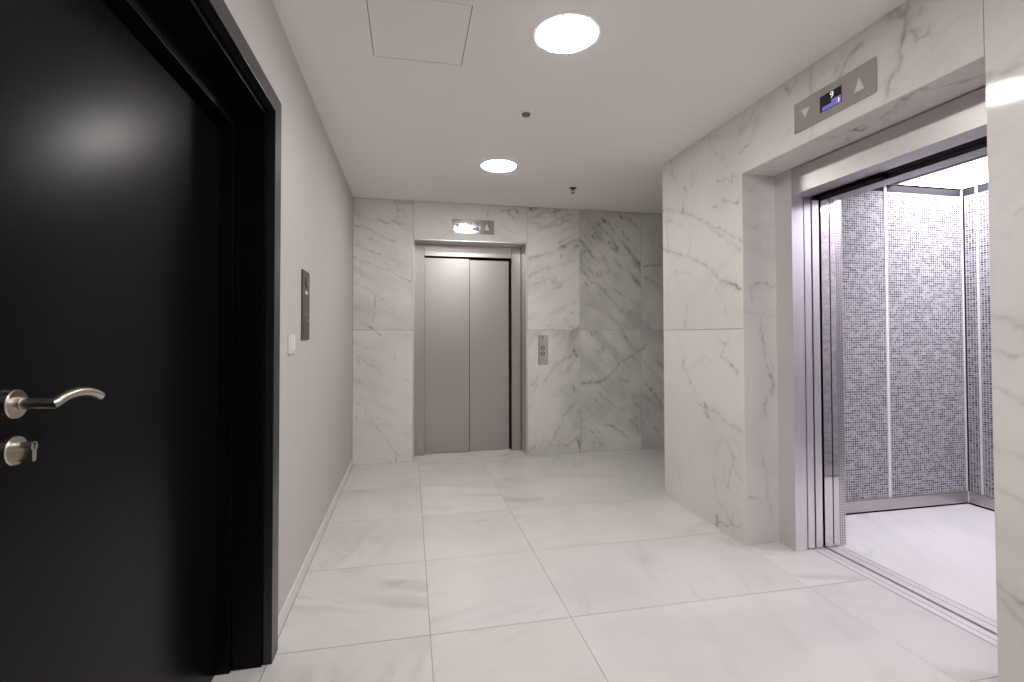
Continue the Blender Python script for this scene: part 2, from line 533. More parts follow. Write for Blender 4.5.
M['shaft'] = simple('shaft_concrete', (.05, .05, .05), .9)

SM = [M['wall_marble'], M['mortar']]
GAP = .0016
PAR = dict(
    calm=dict(angle=-25, streak=.14, cloud=.14, thin=.06, freq=3),
    fa=dict(angle=-28, streak=.22, cloud=.22, thin=.06, freq=3, fleck=0.12),
    fb=dict(angle=28, streak=.42, cloud=.18, thin=.0, freq=3.4, fleck=0.4),
    fc=dict(angle=-48, streak=.50, cloud=.34, thin=.0, freq=3.2, fleck=0.6),
    fd=dict(angle=60, streak=.36, cloud=.28, thin=.06, freq=3, fleck=0.3),
    fe=dict(angle=-45, streak=.22, cloud=.30, thin=.0, freq=2.5, fleck=0.3),
    rt=dict(angle=-30, streak=.07, cloud=.12, thin=.06, freq=3),
    fl=dict(angle=12, streak=.28, cloud=.14, thin=.14, freq=2.6),
    car=dict(angle=68, streak=.30, cloud=.06, thin=.3, freq=2.4),
)

# drawn veins: (strength, half width, points along the wall in metres)
V_FAR=[
(0.6,0.0047,[(-0.556,2.326),(-0.46,2.316),(-0.343,2.261),(-0.206,2.195),(-0.127,2.167)]),
(0.6,0.0043,[(-0.556,2.443),(-0.499,2.425),(-0.402,2.4),(-0.305,2.384),(-0.226,2.357),(-0.157,2.385),(-0.118,2.444),(-0.124,2.526),(-0.158,2.585)]),
(0.5,0.0047,[(-0.157,2.385),(-0.088,2.343),(-0.008,2.289)]),
(0.6,0.0065,[(-0.124,2.567),(0.002,2.573)]),
(0.4,0.0035,[(-0.098,2.527),(-0.028,2.428)]),
(0.5,0.0043,[(-0.559,2.151),(-0.459,2.115),(-0.304,2.049),(-0.186,2.002),(-0.047,1.918)]),
(0.7,0.0038,[(-0.559,2.025),(-0.439,1.98),(-0.323,1.937),(-0.205,1.89),(-0.106,1.831),(0.013,1.788)]),
(0.4,0.0035,[(-0.459,1.974),(-0.478,1.903),(-0.474,1.823),(-0.493,1.742)]),
(0.35,0.0038,[(-0.535,1.761),(-0.439,1.723),(-0.342,1.664),(-0.224,1.565),(-0.125,1.464)]),
(0.8,0.0035,[(-0.338,1.648),(-0.345,1.543),(-0.341,1.463),(-0.356,1.402)]),
(0.6,0.0052,[(-0.457,1.362),(-0.399,1.342),(-0.321,1.292),(-0.272,1.257)]),
(0.3,0.0064,[(-0.186,2.114),(-0.127,2.014),(-0.047,1.945)]),
(0.3,0.0107,[(-0.402,2.208),(-0.324,2.221)]),
(0.4,0.0035,[(-0.038,2.242),(-0.007,2.141)]),
(0.7,0.0035,[(-0.412,1.356),(-0.332,1.304),(-0.271,1.262)]),
(0.7,0.0035,[(-0.432,1.138),(-0.372,1.141)]),
(0.3,0.0035,[(-0.372,1.148),(-0.23,1.094)]),
(0.7,0.0035,[(-0.501,1.045),(-0.487,0.962)]),
(0.5,0.0035,[(-0.501,1.045),(-0.391,0.971),(-0.311,0.918),(-0.27,0.865)]),
(0.7,0.0043,[(-0.311,0.908),(-0.27,0.865)]),
(0.3,0.0035,[(-0.351,0.95),(-0.25,0.938)]),
(0.7,0.0035,[(-0.5,0.802),(-0.46,0.817)]),
(0.6,0.0035,[(-0.545,0.757),(-0.51,0.767)]),
(0.4,0.0035,[(-0.145,1.083),(-0.139,0.989)]),
(0.6,0.0035,[(-0.037,1.255),(0.015,1.251)]),
(0.4,0.0035,[(-0.077,0.826),(-0.005,0.803)]),
(0.4,0.0035,[(-0.346,0.69),(-0.34,0.638)]),
(0.5,0.0035,[(-0.539,0.634),(-0.45,0.549),(-0.37,0.453)]),
(0.55,0.004,[(-0.389,0.443),(-0.309,0.347),(-0.208,0.208),(-0.136,0.079),(-0.136,-0.004)]),
(0.5,0.0035,[(-0.319,0.472),(-0.269,0.377)]),
(0.6,0.0044,[(-0.509,0.468),(-0.489,0.406)]),
(0.3,0.0044,[(-0.469,0.426),(-0.329,0.358)]),
(0.5,0.0044,[(-0.208,0.166),(-0.106,0.067),(-0.024,-0.006)]),
(0.4,0.0045,[(-0.248,0.044),(-0.167,-0.002)]),
(0.25,0.0065,[(-0.117,0.601),(-0.056,0.536)]),
(0.4,0.0057,[(0.29,2.519),(0.276,2.463),(0.304,2.416),(0.345,2.376)]),
(0.4,0.0043,[(0.304,2.242),(0.4,2.295)]),
(0.6,0.0088,[(0.923,2.537),(1.01,2.563),(1.083,2.559),(1.112,2.518)]),
(0.4,0.0058,[(0.794,2.531),(0.779,2.473)]),
(0.4,0.0058,[(0.923,2.38),(1.009,2.341),(1.082,2.316)]),
(0.5,0.0073,[(0.981,2.526),(1.039,2.5),(1.082,2.43)]),
(0.9,0.0247,[(1.217,2.579),(1.321,2.585)]),
(0.9,0.0167,[(1.467,2.551),(1.573,2.602)]),
(0.4,0.0082,[(1.217,2.439),(1.404,2.407),(1.573,2.506),(1.658,2.561)]),
(0.4,0.0103,[(1.341,2.384),(1.509,2.411),(1.743,2.524)]),
(0.4,0.0103,[(1.55,2.23),(1.635,2.294),(1.753,2.34)]),
(0.45,0.0081,[(1.216,2.057),(1.34,2.101),(1.487,2.136),(1.592,2.201),(1.742,2.257)]),
(0.9,0.0051,[(1.571,2.112),(1.581,2.058)]),
(0.6,0.0041,[(1.403,2.087),(1.465,2.101)]),
(0.6,0.0041,[(1.645,2.05),(1.688,2.047)]),
(0.9,0.0063,[(1.731,2.191),(1.759,2.192)]),
(0.35,0.01,[(1.215,1.857),(1.34,1.94),(1.507,1.985),(1.655,2.03)]),
(0.3,0.008,[(1.215,1.757),(1.36,1.82),(1.507,1.883)]),
(0.4,0.0041,[(1.547,1.51),(1.621,1.551)]),
(0.5,0.0061,[(1.652,1.348),(1.716,1.338)]),
(0.3,0.0103,[(1.259,2.501),(1.383,2.487)]),
(0.3,0.0125,[(1.488,2.512),(1.679,2.46)]),
(0.8,0.0042,[(1.915,2.336),(1.959,2.276)]),
(0.7,0.0043,[(1.959,2.348),(1.992,2.283)]),
(0.6,0.0128,[(1.982,2.473),(2.047,2.393),(2.113,2.354),(2.179,2.253),(2.2,2.17)]),
(0.6,0.0086,[(2.026,2.517),(2.091,2.458),(2.168,2.367)]),
(0.8,0.0129,[(2.123,2.251),(2.189,2.159)]),
(0.7,0.0087,[(2.269,2.382),(2.335,2.29)]),
(0.6,0.0154,[(2.337,2.532),(2.449,2.431)]),
(0.6,0.0087,[(2.301,2.226),(2.357,2.165)]),
(0.5,0.0065,[(2.38,2.208),(2.447,2.157)]),
(0.4,0.0052,[(1.806,2.219),(1.903,2.14)]),
(0.8,0.0053,[(1.893,2.17),(1.903,2.144)]),
(0.5,0.0063,[(1.871,2.077),(1.936,2.038)]),
(0.6,0.0042,[(1.784,1.982),(1.848,1.891),(1.891,1.831)]),
(0.9,0.0052,[(1.815,1.849),(1.858,1.799)]),
(0.5,0.0085,[(2.023,2.081),(2.089,1.98)]),
(0.5,0.0128,[(2.177,2.065),(2.266,1.974)]),
(0.6,0.0085,[(2.077,1.928),(2.11,1.939)]),
(0.6,0.0065,[(2.377,1.872),(2.422,1.831)]),
(0.5,0.0084,[(2.0,1.791),(2.065,1.731)]),
(0.35,0.0125,[(1.805,1.931),(1.978,1.791),(2.109,1.669),(2.285,1.505)]),
(0.45,0.0127,[(2.196,1.546),(2.363,1.443)]),
(0.6,0.0086,[(2.341,1.516),(2.352,1.485)]),
(0.3,0.0145,[(1.825,1.583),(2.02,1.534)]),
(0.4,0.0126,[(2.107,1.462),(2.284,1.297)]),
(0.3,0.0105,[(1.829,2.343),(1.981,2.432),(2.114,2.521)]),
(0.3,0.0149,[(2.153,1.753),(2.443,1.59)]),
(0.5,0.011,[(2.526,2.002),(2.733,2.039)]),
(0.5,0.011,[(2.536,1.886),(2.65,1.825),(2.73,1.784)]),
(0.2,0.0222,[(2.517,2.371),(2.736,2.444)]),
(0.9,0.0177,[(1.711,1.076),(1.746,1.032)]),
(0.4,0.0177,[(1.746,1.053),(1.62,1.0),(1.506,0.926),(1.371,0.756)]),
(0.25,0.0177,[(1.688,0.967),(1.596,0.838)]),
(0.9,0.0158,[(1.753,0.137),(1.764,0.028)]),
(0.4,0.0158,[(1.753,0.159),(1.615,0.079),(1.503,0.149)]),
(0.6,0.0088,[(1.224,0.055),(1.302,0.116)]),
(0.4,0.0089,[(1.458,0.108),(1.548,0.082)]),
(0.5,0.0111,[(1.698,0.705),(1.709,0.65)]),
(0.25,0.0179,[(1.755,0.551),(1.594,0.404),(1.503,0.214)]),
(0.2,0.0175,[(1.46,0.603),(1.618,0.707)]),
(0.5,0.0111,[(1.79,0.72),(1.918,0.748),(2.035,0.759),(2.13,0.839),(2.25,0.959),(2.419,1.047),(2.566,1.158)]),
(0.4,0.0134,[(1.848,0.728),(2.011,0.742)]),
(0.6,0.0092,[(2.201,0.793),(2.32,0.735)]),
(0.5,0.0092,[(2.252,1.283),(2.324,1.204)]),
(0.6,0.0067,[(1.897,1.261),(1.909,1.239)]),
(0.6,0.0092,[(2.067,0.299),(2.197,0.228),(2.316,0.145)]),
(0.6,0.014,[(2.341,0.333),(2.413,0.263),(2.461,0.194)]),
(0.25,0.0134,[(1.801,0.528),(1.916,0.415)]),
(0.4,0.0117,[(2.516,0.956),(2.637,0.818),(2.735,0.703)]),
(0.45,0.0141,[(2.514,0.753),(2.66,0.569),(2.733,0.454)]),
(0.2,0.0236,[(2.537,0.618),(2.56,0.347)]),
(0.2,0.0181,[(1.987,0.632),(2.222,0.426)]),
]
V_RIGHT=[
(0.6,0.0082,[(3.521,2.25),(3.339,2.194),(3.164,2.127),(2.968,2.028),(2.793,1.946),(2.665,1.868),(2.576,1.826)]),
(0.35,0.0072,[(2.932,1.998),(2.794,1.904),(2.697,1.834),(2.592,1.765)]),
(0.65,0.0081,[(3.526,1.937),(3.344,1.881),(3.169,1.817),(2.973,1.735),(2.832,1.647),(2.686,1.559),(2.581,1.539)]),
(0.6,0.0052,[(3.203,2.342),(3.17,2.274),(3.214,2.227),(3.215,2.163)]),
(0.9,0.009,[(3.223,2.193),(3.215,2.163)]),
(0.6,0.0069,[(3.378,2.619),(3.371,2.48)]),
(0.3,0.0054,[(3.371,2.48),(3.29,2.368)]),
(0.5,0.0076,[(3.098,2.391),(3.112,2.303)]),
(0.3,0.0075,[(3.038,2.417),(3.079,2.328)]),
(0.4,0.0055,[(2.904,2.568),(2.853,2.472),(2.752,2.383),(2.696,2.301)]),
(0.8,0.0052,[(2.804,2.27),(2.755,2.242)]),
(0.7,0.0046,[(2.739,2.233),(2.716,2.246),(2.691,2.214)]),
(0.8,0.0046,[(2.672,2.242),(2.666,2.2)]),
(0.5,0.0051,[(2.757,2.124),(2.631,2.07)]),
(0.7,0.0056,[(2.631,2.07),(2.607,2.073)]),
(0.6,0.0059,[(2.842,2.084),(2.807,2.086)]),
(0.5,0.0054,[(3.453,2.139),(3.446,1.999),(3.427,1.92)]),
(0.5,0.0054,[(3.424,2.133),(3.251,2.069)]),
(0.4,0.005,[(3.134,1.973),(3.119,1.889),(3.161,1.816)]),
(0.4,0.0062,[(3.175,1.479),(3.193,1.363),(3.211,1.294)]),
(0.8,0.0089,[(2.702,1.571),(2.581,1.529)]),
(0.45,0.0057,[(2.833,1.552),(2.751,1.452),(2.721,1.369)]),
(0.35,0.0063,[(2.978,2.597),(2.851,2.568),(2.595,2.435)]),
(0.5,0.0057,[(2.582,2.351),(2.51,2.382)]),
(0.5,0.008,[(3.22,2.598),(3.166,2.566)]),
(0.3,0.0092,[(2.565,2.492),(2.654,2.569)]),
(0.25,0.0104,[(3.346,1.735),(3.13,1.684)]),
(0.5,0.0057,[(2.659,2.248),(2.594,2.158)]),
(0.4,0.0065,[(3.301,1.229),(3.214,1.109),(3.237,1.012),(3.132,0.925),(3.052,0.829)]),
(0.6,0.0064,[(3.241,1.072),(3.242,1.011)]),
(0.3,0.0063,[(3.13,1.019),(2.97,1.107),(2.861,1.08)]),
(0.7,0.0057,[(2.757,1.158),(2.808,1.114),(2.741,1.086)]),
(0.4,0.0058,[(2.823,1.232),(2.74,1.19)]),
(0.7,0.0079,[(2.709,1.067),(2.631,1.021)]),
(0.5,0.0099,[(3.053,0.783),(2.939,0.755),(2.814,0.758)]),
(0.6,0.0085,[(2.977,0.738),(2.885,0.687)]),
(0.9,0.0095,[(2.849,0.753),(2.814,0.741)]),
(0.4,0.0073,[(2.976,0.794),(2.921,0.713)]),
(0.35,0.0093,[(2.781,0.715),(2.607,0.675)]),
(0.8,0.0076,[(3.153,0.918),(3.145,0.909)]),
(0.8,0.0078,[(3.154,0.355),(3.15,0.342)]),
(0.55,0.0058,[(2.75,0.585),(2.671,0.5),(2.688,0.435),(2.738,0.298)]),
(0.4,0.0059,[(2.786,0.409),(2.738,0.298)]),
(0.5,0.0061,[(2.881,0.32),(2.857,0.241)]),
(0.4,0.0058,[(2.688,0.435),(2.597,0.38)]),
(0.35,0.0057,[(2.669,0.602),(2.586,0.521)]),
(0.9,0.0074,[(2.853,0.082),(2.854,-0.004)]),
(0.6,0.0062,[(2.843,0.032),(2.726,0.066),(2.602,0.103)]),
(0.5,0.0071,[(2.693,0.149),(2.695,0.006)]),
(0.35,0.0081,[(3.294,0.251),(3.274,0.112)]),
(0.3,0.0056,[(2.69,1.273),(2.723,1.191)]),
(0.35,0.0061,[(2.841,0.182),(2.757,0.147),(2.703,0.085)]),
(0.2,0.0108,[(3.449,0.87),(3.309,0.737)]),
(0.25,0.0071,[(2.799,0.617),(2.871,0.451)]),
(0.6,0.0097,[(1.567,2.578),(1.58,2.506),(1.595,2.435),(1.599,2.381),(1.63,2.328),(1.66,2.285),(1.674,2.238)]),
(0.5,0.0198,[(1.649,2.597),(1.602,2.555),(1.568,2.55)]),
(0.4,0.0131,[(1.613,2.597),(1.569,2.511)]),
(0.6,0.0064,[(1.558,2.465),(1.526,2.417),(1.495,2.409),(1.484,2.446)]),
(0.5,0.0063,[(1.542,2.466),(1.505,2.442)]),
(0.8,0.0102,[(1.821,2.537),(1.8,2.544),(1.772,2.543)]),
(0.5,0.0085,[(1.828,2.522),(1.858,2.487),(1.881,2.447),(1.889,2.425)]),
(0.35,0.0103,[(1.865,2.543),(1.911,2.489)]),
(0.4,0.0107,[(2.039,2.586),(2.049,2.521),(2.058,2.455)]),
(0.35,0.0146,[(2.147,2.571),(2.185,2.532)]),
(0.45,0.0116,[(2.403,2.591),(2.485,2.531),(2.559,2.463)]),
(0.6,0.0092,[(2.214,2.561),(2.2,2.539)]),
(0.7,0.0072,[(2.198,2.337),(2.185,2.327)]),
(0.5,0.007,[(1.99,2.528),(1.98,2.515)]),
(0.5,0.0066,[(1.824,2.366),(1.828,2.366)]),
(0.4,0.0096,[(2.438,2.51),(2.463,2.423),(2.536,2.369)]),
(0.25,0.019,[(2.326,2.57),(2.439,2.462)]),
(0.4,0.0099,[(2.584,2.49),(2.532,2.586)]),
(0.4,0.0052,[(2.047,2.296),(2.048,2.24),(2.063,2.204)]),
(0.4,0.0095,[(1.525,2.505),(1.514,2.531)]),
(0.15,0.0158,[(1.692,2.229),(1.641,2.345)]),
(0.6,0.0155,[(1.32,2.138),(1.275,2.15),(1.232,2.139),(1.198,2.142)]),
(0.2,0.01,[(1.278,1.936),(1.236,1.944)]),
(0.6,0.0072,[(1.227,1.649),(1.207,1.657)]),
(0.4,0.0097,[(1.304,1.321),(1.247,1.294),(1.21,1.276)]),
(0.3,0.0122,[(1.299,1.614),(1.242,1.585)]),
(0.4,0.0075,[(1.305,1.207),(1.247,1.183),(1.212,1.193)]),
(0.4,0.0075,[(1.307,1.074),(1.263,1.065),(1.215,1.033)]),
(0.35,0.0101,[(1.308,0.87),(1.267,0.854),(1.218,0.849)]),
(0.5,0.0076,[(1.31,0.755),(1.255,0.72),(1.221,0.706)]),
(0.7,0.0106,[(1.304,0.416),(1.261,0.386),(1.226,0.379)]),
(0.3,0.0133,[(1.302,0.374),(1.228,0.312)]),
]
V_SOFFIT=[
(0.4,0.0075,[(1.918,2.488),(1.933,2.414),(2.045,2.438),(2.121,2.376)]),
(0.5,0.0051,[(1.983,2.005),(2.037,1.994),(2.068,1.954),(2.057,1.892),(2.041,1.849)]),
(0.6,0.0068,[(2.058,1.907),(2.098,1.915),(2.082,1.871)]),
(0.5,0.0054,[(2.151,2.042),(2.097,1.982)]),
(0.65,0.0058,[(2.076,1.797),(2.019,1.672),(1.981,1.593),(1.979,1.548),(2.033,1.525),(2.072,1.473),(2.098,1.406)]),
(0.4,0.006,[(2.13,1.83),(2.07,1.714),(1.98,1.57)]),
(0.35,0.0046,[(1.968,1.539),(2.01,1.508),(2.008,1.466)]),
]
V_REVEAL=[
(0.6,0.0075,[(2.013,1.544),(2.098,1.562),(2.175,1.547)]),
(0.6,0.0075,[(2.013,1.544),(2.005,1.493),(2.02,1.46)]),
(0.7,0.0068,[(2.095,1.393),(2.075,1.326),(2.085,1.175),(2.099,1.107),(2.148,0.989),(2.158,0.888)]),
(0.4,0.0068,[(2.1,1.141),(2.149,1.107),(2.151,0.905)]),
(0.7,0.0069,[(2.111,0.872),(2.088,0.823),(2.095,0.772)]),
(0.5,0.0069,[(2.069,0.573),(2.075,0.473)]),
(0.5,0.007,[(2.083,0.473),(2.118,0.271),(2.14,0.169)]),
(0.6,0.007,[(1.978,0.297),(2.042,0.266)]),
(0.25,0.0111,[(1.962,1.392),(2.173,1.37)]),
(0.6,0.0041,[(2.001,2.123),(2.058,2.169),(2.124,2.202),(2.19,2.236)]),
(0.6,0.004,[(2.022,1.896),(2.104,1.928),(2.186,1.925)]),
]

V_RIGHT = [(a_ * .78, w_ * 1.1, p_) for (a_, w_, p_) in V_RIGHT]
V_REVEAL = [(a_ * .75, w_, p_) for (a_, w_, p_) in V_REVEAL]

# ================================================================== SETTING
# ---- far marble wall
def gspan(a, b): return (a + GAP, b - GAP)
st = Stone()
S = .0085
def far_slab(x0, x1, z0, z1, seed, par, tint=0.0):
    st.grid(1, FY, lin(x0 + GAP, x1 - GAP, S), lin(z0 + (GAP if z0 > 0 else 0), z1 - GAP, S), -1, seed, tint, PAR[par], V_FAR)
far_slab(LX, EX0, 0, 1.307, 101, 'calm')
far_slab(LX, EX0, 1.307, H, 102, 'fa')
far_slab(EX0, EX1, EZ, H, 103, 'calm')
far_slab(EX1, 1.778, 0, 1.307, 104, 'fd', .15)
far_slab(EX1, 1.778, 1.307, H, 105, 'fb', .1)
far_slab(1.778, 2.485, 0, 1.307, 106, 'fe', .25)
far_slab(1.778, 2.485, 1.307, H, 107, 'fc', .35)
far_slab(2.485, 3.2, 0, 1.307, 108, 'fe', .2)
far_slab(2.485, 3.2, 1.307, H, 109, 'fe', .2)
S = .03
far_slab(3.2, 3.9, 0, 1.307, 110, 'fe'); far_slab(3.2, 3.9, 1.307, H, 111, 'fe')
far_slab(3.9, HX, 0, 1.307, 112, 'fe'); far_slab(3.9, HX, 1.307, H, 113, 'fe')
D8 = .008
st.box(LX, EX0, FY + .004, FY + .30, 0, H)
st.box(EX1, HX, FY + .004, FY + .30, 0, H)
st.box(EX0, EX1, FY + .004, FY + .30, EZ, H)
st.build('wall_far', SM)

# ---- right marble wall: left part, header over the lift, pier by the camera, reveals
st = Stone()
S = .0055
c = .0035     # polished arris along the outer corners
ys = np.concatenate([lin(OY0, OY1 + c, S), lin(OY1 + c, JY - c, S)[1:]])
zs = np.concatenate([lin(1.29 + GAP, OZ + c, S), lin(OZ + c, H, S)[1:]])
st.grid(0, RX, ys, zs, -1, 201, .35, PAR['rt'], V_RIGHT, mask=lambda u, v: ~((u < OY1 + c) & (v < OZ + c)), chamfer=(0, 0, 0, 0))
st.grid(0, RX, lin(OY1 + c, JY - c, S), lin(0, 1.29 - GAP, S), -1, 202, .1, PAR['rt'], V_RIGHT, chamfer=(0, 0, 0, 1))
st.grid(0, RX, lin(.55, OY0 - c, S), lin(0, OZ, .0075), -1, 203, .3, PAR['rt'], V_RIGHT, chamfer=(0, 0, 0, 0))
st.grid(0, RX, lin(.55, OY0 - .0007, S), lin(OZ, H, .0075), -1, 203, .3, PAR['rt'], V_RIGHT, chamfer=(0, 1, 0, 0))
for k, (a, b) in enumerate([(-.2, .55), (-.95, -.2), (-1.7, -.95), (BY, -1.7)]):
    st.grid(0, RX, lin(a + GAP, b - GAP, .03), lin(0, H, .03), -1, 210 + k, .2, PAR['rt'], (), chamfer=(1, 1, 0, 0))
st.grid(1, OY1, lin(RX + c, BX + .02, .0055), lin(0, OZ, .0075), -1, 220, 0, PAR['rt'], V_REVEAL, chamfer=(0, 0, 0, 0))
st.grid(1, OY0 - GAP, lin(RX + c, BX + .02, .01), lin(0, OZ, .01), 1, 221, 0, PAR['rt'], (), chamfer=(0, 0, 0, 0))
st.grid(2, OZ, lin(RX + c, BX + .02, .0055), lin(OY0, OY1, .007), -1, 222, 0, PAR['rt'], V_SOFFIT, chamfer=(0, 0, 0, 0))
st.quad([(RX, OY1 + c, 0), (RX + c, OY1, 0), (RX + c, OY1, OZ), (RX, OY1 + c, OZ + c)])
st.quad([(RX, OY0, OZ + c), (RX, OY1 + c, OZ + c), (RX + c, OY1, OZ), (RX + c, OY0, OZ)])
st.quad([(RX, OY0 - c, 0), (RX, OY0 - c, OZ), (RX + c, OY0 - GAP, OZ), (RX + c, OY0 - GAP, 0)])
st.quad([(RX, JY - c, 0), (RX, JY - c, H), (RX + c, JY, H), (RX + c, JY, 0)])
# side-hall face of the same block
for k, (a, b) in enumerate([(RX + c, 2.6), (2.6, 3.3), (3.3, 4.0), (4.0, HX)]):
    st.grid(1, JY, lin(a + (GAP if k else 0), b - GAP, .03), lin(0, H, .03), 1, 230 + k, .2, PAR['fe'], (), chamfer=(0, 0, 0, 0))
e = .004
st.box(RX + e, BX + .02, OY1 + e, JY - e, 0, H)
st.box(RX + e, BX + .02, BY, OY0 - GAP - e, 0, H)
assert e > c
st.box(RX + e, BX + .02, OY0 - GAP - e, OY1 + e, OZ + e, H)
st.box(BX + .02, HX, 3.30, JY - e, 0, H)
st.build('wall_right', SM)

# ---- painted walls
b = MB()
b.box(LX - .25, LX, 2.09, FY + .3, 0, H); b.box(LX - .25, LX, BY, .515, 0, H); b.box(LX - .25, LX, .515, 2.09, 2.17, H)
b.build('wall_left', M['paint'], kind='structure')
MB().box(LX - .25, RX + .25, BY - .1, BY, 0, H).build('wall_back', M['paint'], kind='structure')
MB().box(HX, HX + .1, 3.3, FY + .3, 0, H).build('wall_hall_end', M['paint'], kind='structure')

# ---- ceiling with the cut for the access panel
HA = (-.172, .246, 1.955, 2.403)
g = .0035
b = MB()
b.box(LX - .25, HA[0] - g, BY - .1, FY + .3, H, H + .06)
b.box(HA[1] + g, HX + .1, BY - .1, FY + .3, H, H + .06)
b.box(HA[0] - g, HA[1] + g, BY - .1, HA[2] - g, H, H + .06)
b.box(HA[0] - g, HA[1] + g, HA[3] + g, FY + .3, H, H + .06)
b.box(HA[0] - g, HA[1] + g, HA[2] - g, HA[3] + g, H + .05, H + .06)
b.build('ceiling', M['ceiling'], kind='structure')

# ---- stone floor
st = Stone()
XJ = [.085 + .618 * k for k in range(-2, 8)]
YJ = [2.09 + .684 * k for k in range(-8, 7)]
XJ[4] = 1.94
rng = random.Random(5)
def tiles(x0, x1, y0, y1, key):
    for i in range(len(XJ) - 1):
        for j in range(len(YJ) - 1):
            a0, a1 = max(x0, XJ[i]), min(x1, XJ[i + 1]); c0, c1 = max(y0, YJ[j]), min(y1, YJ[j + 1])
            if a1 - a0 < .004 or c1 - c0 < .004: continue
            s0, s1, t0, t1 = a0 == XJ[i], a1 == XJ[i + 1], c0 == YJ[j], c1 == YJ[j + 1]
            r = random.Random(i * 31 + j * 7 + 3)
            tint = r.choice([.0, .1, .3, .9, .2, .6, 0])
            par = dict(PAR['fl']); par['angle'] = r.choice([8, 14, -10, 75, 20, -20]); par['cloud'] = r.uniform(.06, .22)
            step = .012 if c1 > .9 and a0 < 2.8 else .04
            q = .0012
            st.grid(2, 0.0, lin(a0 + (q if s0 else 0), a1 - (q if s1 else 0), step), lin(c0 + (q if t0 else 0), c1 - (q if t1 else 0), step), 1, 300 + i * 17 + j, tint, par, (), chamfer=(0, 0, 0, 0))
tiles(LX, 1.94, BY, FY, 'a')
tiles(LX - .16, LX, .55, 2.06, 'd')
tiles(1.94, 1.97, BY, OY0, 'b'); tiles(1.94, 2.302, OY0, OY1, 'b'); tiles(1.94, 1.97, OY1, JY, 'b'); tiles(1.94, HX, JY, FY, 'b')
st.grid(2, 0.0, lin(EX0, EX1, .008), lin(FY + .001, 5.21, .008), 1, 399, .1, dict(PAR['fb'], streak=.6), (), chamfer=(0, 0, 0, 0))
st.box(LX - .25, 2.302, BY, JY, -.06, -.0015); st.box(LX - .25, HX, JY, 5.21, -.06, -.0015)
st.build('floor', [M['floor_marble'], M['grout']])

# ---- stone skirting on the painted wall
b = MB()
b.box(LX, LX + .012, 2.126, FY - .0015, 0, .066)
b.build('baseboard_left', simple('skirting_stone', (.70, .68, .66), .3), kind='structure', bevel=.002)
MB().box(LX, LX + .012, BY, .478, 0, .066).build('baseboard_left_near', M['plastic'], kind='structure', bevel=.002)

# ================================================================== ENTRY DOOR
YA, YB = .60, 2.005      # leaf
door = thing('door_1', (LX, (YA + YB) / 2, 0), 'matt black entry door with bent lever handle in the grey wall', kind='structure')
b = MB()
def ushape(b, x0, x1, inn_y, inn_z, out_y, out_z):
    ya = YA - (inn_y - YB); oa = YA - (out_y - YB)
    b.box(x0, x1, inn_y, out_y, 0, out_z)
    b.box(x0, x1, oa, ya, 0, out_z)
    b.box(x0, x1, ya, inn_y, inn_z, out_z)
ushape(b, LX, -.515, 2.032, 2.132, 2.120, 2.200)
fr = b.build('architrave', M['blackframe'], door, bevel=.0015)
b = MB()
ushape(b, -.549, LX + .0, 2.0335, 2.133, 2.088, 2.168)
b.build('groove_strip', M['gap'], door)
b = MB()
ushape(b, -.652, -.5495, 2.022, 2.110, 2.088, 2.168)
ushape(b, -.712, -.655, 2.008, 2.047, 2.086, 2.166)
ushape(b, -.790, -.712, 2.012, 2.050, 2.084, 2.164)
b.build('door_frame', M['blackjamb'], door, bevel=.0012)
b = MB(); b.box(-.745, -.700, .9425, YB, .006, 2.036)
leaf = b.build('door_leaf', M['black'], door, bevel=.0015)
b = MB(); b.box(-.745, -.700, YA, .9395, .006, 2.036)
b.build('side_leaf', M['black'], door, bevel=.0015)
# handle
HZ, HYc = 1.1335, 1.040
LEVER = [(1.040, 1.1320), (1.068, 1.1405), (1.097, 1.1450), (1.133, 1.1450), (1.166, 1.1385), (1.186, 1.1310)]
b = MB(); b.ring((HYc, HZ), 0, [(.0, -.700), (.0265, -.700), (.0265, -.6915), (.0250, -.6895), (.0, -.6895)], 64)
ro = b.build('handle_rose', M['nickel'], door, smooth=True)
b = MB(); b.ring((HYc, HZ), 0, [(.0, -.6895), (.0125, -.6895), (.0115, -.682), (.0, -.682)], 40)
b.build('collar', M['nickel'], ro, smooth=True)
b = MB()
NX = -.6350
ctrl = LEVER
cy = np.array([p[0] for p in ctrl]); cz = np.array([p[1] for p in ctrl])
tt = np.linspace(0, 1, len(ctrl)); co_y = np.polyfit(tt, cy, 3); co_z = np.polyfit(tt, cz, 4)
b.tube([(-.688, HYc, HZ), (-.660, HYc, HZ)] + [(NX, HYc + .92 * (float(np.polyval(co_y, t_)) - HYc), float(np.polyval(co_z, t_))) for t_ in np.linspace(0, 1, 24)], .0097, 28)
b.build('door_handle', M['nickel'], door, smooth=True)
# lock
LZ = 1.0500
b = MB(); b.ring((HYc + .001, LZ), 0, [(.0, -.700), (.0265, -.700), (.0265, -.6915), (.0250, -.6895), (.0, -.6895)], 64)
lk = b.build('lock_rose', M['nickel'], door, smooth=True)
def euro(cy, cz, r, w, L, n=18):
    pts = []
    a0 = math.asin(w / r)
    for k in range(n + 1):
        a = -math.pi / 2 + a0 + (2 * math.pi - 2 * a0) * k / n
        pts.append((cy + r * math.cos(a), cz + r * math.sin(a)))
    pts = pts[::1]
    # tail with a round end
    end = []
    for k in range(9):
        a = math.pi + math.pi * k / 8
        end.append((cy + w * math.cos(a), cz - L + w * math.sin(a)))
    return pts + end
b = MB(); b.prism(euro(HYc + .001, LZ + .007, .0085, .005, .0225), 0, -.690, -.6635)
cyl = b.build('lock_cylinder', M['nickel'], lk, smooth=True)
b = MB(); b.box(-.6636, -.6631, HYc + .0002, HYc + .0018, LZ + .002, LZ + .012)
